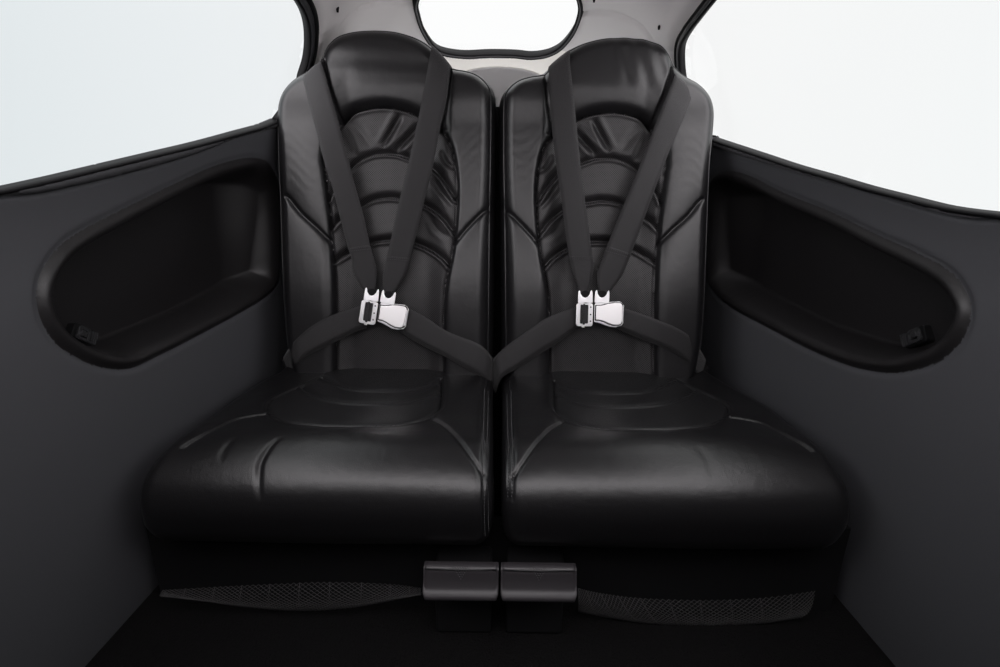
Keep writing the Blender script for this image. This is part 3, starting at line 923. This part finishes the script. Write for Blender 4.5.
def harness(side):
    sd = STR[side]
    c = (383.5, 314.5) if side < 0 else (599.6, 314.4)
    root = empty('seat_harness', tuple(at(c[0], c[1], .036)))
    tag(root, {-1: 'black webbing harness with silver buckle, worn by the left seat', 1: 'black webbing harness with silver buckle, worn by the right seat'}[side], 'seat belt', 'rear seat harnesses')
    for key in 'LR':
        q = sd[key]; rows = [(at(*a_, d), at(*b_, d)) for a_, b_, d in zip(q['a'], q['b'], q['d'])]
        # over the shoulder and down behind the backrest
        A0, B0 = rows[0]; up = VV*.006
        tw = [(A0-NN*.035+VV*.004, B0-NN*.035+VV*.004), (A0-NN*.075-VV*.012, B0-NN*.075-VV*.012), (A0-NN*.10-VV*.06, B0-NN*.10-VV*.06)]
        st = ribbon('shoulder_strap', tw[::-1]+rows, root)
        # folded-over, stitched end of the webbing
        k = len(rows)-5
        fold = [(rows[i][0]+NN*.0022, rows[i][1]+NN*.0022) for i in range(k, len(rows))]
        ribbon('sewn_end', fold, st, th=.0014)
        parts = []
        for f_ in (.12, .30):
            a_ = fold[0][0]*(1-f_*1.0)+fold[1][0]*f_*1.0; b_ = fold[0][1]*(1-f_)+fold[1][1]*f_
            for j in range(12):
                p0 = a_+(b_-a_)*(j+.1)/12+NN*.0022; p1 = a_+(b_-a_)*(j+.65)/12+NN*.0022
                parts.append(tube([p0, (p0+p1)/2+NN*.0004, p1], .0005, 5))
        mesh_obj('stitching', *join(parts), THREAD, st)
    for key in ('BL', 'BR'):
        q = sd[key]; rows = [(at(*a_, d), at(*b_, d)) for a_, b_, d in zip(q['a'], q['b'], q['d'])]
        st = ribbon('lap_belt', rows, root)
        rows2 = [(r[0]*.55+r[1]*.45-NN*.005, r[1]+(r[1]-r[0])*.09-NN*.005-VV*.001) for r in rows]
        ribbon('webbing_tail', rows2, st, th=.0012)
    ang = math.radians(-9 if side < 0 else 0); tl_ = math.radians(1)
    ax = np.array([math.cos(ang), 0, 0])+math.sin(ang)*VV; ay = math.cos(ang)*VV-np.array([math.sin(ang), 0, 0])
    az = math.cos(tl_)*NN+math.sin(tl_)*VV; ay = math.cos(tl_)*ay-math.sin(tl_)*NN; ay = ay-(ay@az)*az; ay /= np.linalg.norm(ay); ax = np.cross(ay, az)
    org = at(c[0], c[1], .042); fr = (org, ax, ay, az)
    bk = extrude('buckle', zp([(283, 290), (300, 262), (400, 262), (500, 256), (522, 268), (540, 290), (540, 440), (520, 468), (470, 480), (420, 478), (340, 450), (284, 436)]), -4, 1.5, fr, CHROME, root, .0012)
    extrude('lever_plate', zp([(296, 296), (330, 296), (365, 288), (400, 277), (450, 270), (505, 270), (522, 284), (526, 300), (524, 430), (515, 448), (495, 459), (450, 460), (405, 447), (370, 430), (335, 420), (296, 416)]), 2.0, 6.0, fr, BRUSHED, bk, .0014)
    extrude('lever_recess', zp([(288, 288), (330, 288), (363, 280), (398, 268), (450, 262), (508, 262), (530, 278), (533, 300), (531, 434), (520, 455), (497, 467), (450, 468), (402, 455), (367, 438), (333, 428), (288, 424)]), 1.2, 2.2, fr, DARKMETAL, bk, .0003)  # dark sheet standing in for the shaded gap round the lever plate
    extrude('lever_edge', zp([(508, 292), (534, 300), (534, 434), (508, 446)]), 1.4, 3.4, fr, CHROME, bk, .0008)
    tg = extrude('tongue_plate', zp(rrect(125, 275, 272, 475, 22)), -2.5, 2.5, fr, CHROME, root, .0009, hole=zp(rrect(162, 288, 230, 452, 6)))
    extrude('slider_bar', zp(rrect(182, 280, 204, 462, 8)), -.5, 2.8, fr, DARKMETAL, tg, .0006)
    extrude('webbing_loop', zp(rrect(160, 296, 231, 446, 4)), -2.2, 1.0, fr, WEB, tg, .0006)
    extrude('latch_tab', zp([(170, 466), (205, 466), (200, 486), (178, 486)]), -2, 1.5, fr, BRUSHED, tg, .0006)
    for y in (308, 372, 430):
        extrude('rivet', zp([(250+7*math.cos(a_*math.pi/4), y+7*math.sin(a_*math.pi/4)) for a_ in range(8)][::-1]), 2.2, 3.2, fr, DARKMETAL, tg, .0002)
    def fork(dx, dy, tilt):
        pts = [(140, 272), (138, 220), (140, 178), (148, 163), (156, 172), (162, 198), (178, 220), (200, 228), (222, 218), (238, 196), (244, 172), (254, 158), (262, 178), (266, 220), (268, 268), (240, 276), (205, 270), (170, 278)]
        cx_, cy_ = 203, 222; ca, sa = math.cos(tilt), math.sin(tilt)
        return [(cx_+(x-cx_)*ca-(y-cy_)*sa+dx, cy_+(x-cx_)*sa+(y-cy_)*ca+dy) for x, y in pts]
    for dx, dy, tl in ((0, 0, 0), (145, -2, math.radians(4))):
        hk = extrude('strap_fork', zp(fork(dx, dy, tl)), -1.0, 2.6, fr, CHROME, root, .0010)
        c2 = zp([(203+dx, 205+dy)])[0]
        extrude('web_keeper', [(c2[0]+10*math.cos(t_), c2[1]+3+8*math.sin(t_)) for t_ in np.linspace(0, 2*math.pi, 17)[:-1]], -1.5, 1.2, fr, RUBBER, hk, .0005)
for side in (-1, 1): harness(side)

# ================================================================== CENTRE PADS UNDER THE CUSHIONS
def pad(px0, px1, label):
    Yp = .742
    def X(px, z): 
        r = ray(px, 582); t = Yp/r[1]; return r[0]*t
    xa, xb = X(px0, 0), X(px1, 0)
    prof = [(.768, .2145), (.764, .2155), (.759, .2155), (.754, .2135), (.7505, .208), (.7485, .200), (.746, .191), (.7415, .181), (.736, .175), (.7325, .170), (.733, .165), (.740, .162), (.768, .162)]
    pr = spline(prof, 4); N = len(pr); nx = 34
    root = empty('centre_pad', ((xa+xb)/2, .78, FLOOR)); tag(root, label, 'pad', 'pads below the gap between the seats')
    V = []; F = []
    for i in range(nx+1):
        f = i/nx; x = xa+(xb-xa)*f; e_ = min(f, 1-f)*(xb-xa)
        k = max(0, 1-e_/.006); ins = .006*(1-math.sqrt(max(0, 1-k*k)))
        for (y, z) in pr:
            V.append((x, y+ins*(1 if y < .80 else 0), z-(ins if z > .2 else -ins)))
    for i in range(nx):
        for j in range(N-1): a = i*N+j; F.append((a, a+1, a+N+1, a+N))
    F.append(list(range(N))); F.append([nx*N+j for j in range(N)][::-1])
    body = mesh_obj('cover', V, F, PIPINGPAD, root)
    # line of the folded top edge and the punched arrowhead
    v, f = tube([(xa+.004, .7500, .2135), (xa*.5+xb*.5, .7495, .2137), (xb-.004, .7500, .2135)], .0012, 6)
    mesh_obj('welt', v, f, PIPING, body)
    parts = []; xm = (xa+xb)/2
    for r_ in range(7):
        n_ = 7-r_
        for k in range(n_):
            x = xm+(k-(n_-1)/2)*.0042
            s = 11.5+r_*1.7
            y = np.interp(s, np.arange(N), pr[:, 0]); z = np.interp(s, np.arange(N), pr[:, 1])
            parts.append(tube([(x-.0009, y-.0004, z+.0003), (x+.0009, y-.0004, z+.0003)], .0010, 6))
    mesh_obj('punched_arrow', *join(parts), THREAD, body)
    o_ = mesh_obj('support_box', *box(xa+.012, xb-.012, .80, .864, FLOOR+.004, .17), PLASTIC, root, flat=True); bevel_obj(o_, .005)
PIPINGPAD = mat('pad_leather', (.022, .02, .022), .42, spec=.4, bumps=(('noise', 500, .0003, .25),))
pad(422.5, 498.5, 'dark leather centre pad with punched arrow, left of the pair')
pad(500.8, 577.5, 'dark leather centre pad with punched arrow, right of the pair')

# ================================================================== NET POCKETS ON THE RISER
riser = mesh_obj('wall_riser', *box(-.66, .66, .868, .89, FLOOR, .215), PLASTIC, flat=True); tag(riser, kind='structure')
def at_y(px, py, Y):
    r = ray(px, py); return CAM+r*(Y/r[1])
def net(rim_px, low_px, label):
    top = spline([at_y(*p, .838) for p in rim_px], 10); low = spline([at_y(*p, .83) for p in low_px], 10)
    n = min(len(top), len(low)); 
    T_ = np.array([top[int(i*(len(top)-1)/120)] for i in range(121)]); L_ = np.array([low[int(i*(len(low)-1)/120)] for i in range(121)])
    root = empty('net_pocket', tuple((T_[60]+L_[60])/2)); tag(root, label, 'net pocket', 'net pockets under the seats')
    parts = []
    M_ = 20
    def pt(i, j):
        i = min(max(i, 0), 120); f = j/M_
        p = T_[i]*(1-f)+L_[i]*f; p = p.copy(); p[1] -= .012*math.sin(math.pi*f); return p
    for k in range(-M_, 121, 2):
        a = [pt(k+j, j) for j in range(M_+1) if 0 <= k+j <= 120]
        b_ = [pt(k+M_-j, j) for j in range(M_+1) if 0 <= k+M_-j <= 120]
        for q in (a, b_):
            if len(q) > 1: parts.append(tube(q[::2]+q[-1:], .0005, 4))
    mesh_obj('mesh_net', *join(parts), NET, root)
    v, f = tube(L_, .0045, 8, flat=.6); mesh_obj('hem_band', v, f, NET, root)
    v, f = tube(T_, .0022, 6); mesh_obj('elastic_edge', v, f, NET, root)
net([(163, 590), (215, 587), (270, 584), (330, 582), (390, 584), (421, 588)], [(163, 592), (205, 601), (250, 608), (300, 611), (350, 608), (400, 599), (422, 592)], 'black net pocket under the left seat')
net([(578, 588), (600, 593), (640, 598), (700, 600), (760, 598), (815, 591)], [(578, 612), (620, 620), (660, 625), (700, 626), (760, 624), (800, 618)], 'black net pocket under the right seat')

# ================================================================== POCKET CATCHES
for side in (-1, 1):
    b0 = SILL[side]['catch']; wl = SILL[side]['wall']
    root = empty('pocket_catch', tuple(b0)); 
    tag(root, {-1: 'small black catch inside the left side pocket', 1: 'small black catch inside the right side pocket'}[side], 'catch', 'catches in the side pockets')
    inn = np.array([-side, 0, 0.0])                    # towards the cabin
    ay = np.array([0, .80, -.60]); ax_ = np.cross(ay, inn)
    fr = (b0, ay, ax_, inn)
    extrude('base_plate', rrect(-24, -14, 24, 14, 5), -14, 3, fr, PLASTIC, root, .0015)
    extrude('ring', rrect(-20, -12, 8, 12, 6), 4, 9, fr, GLOSS, root, .0012, hole=rrect(-13, -6, 2, 6, 3))
    extrude('button', rrect(-16, -4, -4, 6, 2), 4, 12, fr, GLOSS, root, .0010)
    for k in range(3): extrude('rib', rrect(10+5*k, -11, 12.5+5*k, 11, 1), 3, 10, fr, GLOSS, root, .0006)

# ================================================================== LUGGAGE COVER BEHIND THE SEATS
COVER = mat('grey_cover_cloth', (.72, .71, .71), .8, spec=.2, bumps=(('noise', 600, .0006, .3),))
def cover():
    Y = 1.66
    arc = spline([at_y(*p, Y) for p in ((425, 96), (440, 84), (455, 75.5), (470, 70), (485, 67.5), (500, 67), (515, 68), (530, 71), (545, 77), (560, 86), (572, 98))], 8)
    zb = arc[:, 2].min()-.10; V = []; F = []; N = len(arc)
    prof = [(0.0, 0, 0), (0.002, -.004, 0), (.006, -.006, 1)]
    rows = []
    cx = arc[:, 0].mean(); cz = zb
    for k, (sc, dy) in enumerate(((1.0, .06), (1.0, .008), (.993, .001), (.98, -.002), (.96, 0.0), (.90, .004), (.6, .015), (.05, .025))):
        rows.append(np.stack([cx+(arc[:, 0]-cx)*sc, arc[:, 1]+dy, cz+(arc[:, 2]-cz)*sc], 1))
    V = np.concatenate(rows)
    for k in range(len(rows)-1):
        for i in range(N-1): F.append((k*N+i, k*N+i+1, (k+1)*N+i+1, (k+1)*N+i))
    o_ = mesh_obj('luggage_cover', V, F, COVER); tag(o_, 'grey rounded cover showing in the notch between the two seat backs', 'cover')
    v, f = tube(rows[1]*.5+rows[2]*.5, .0028, 8); mesh_obj('edging', v, f, BEIGE, o_)
cover()
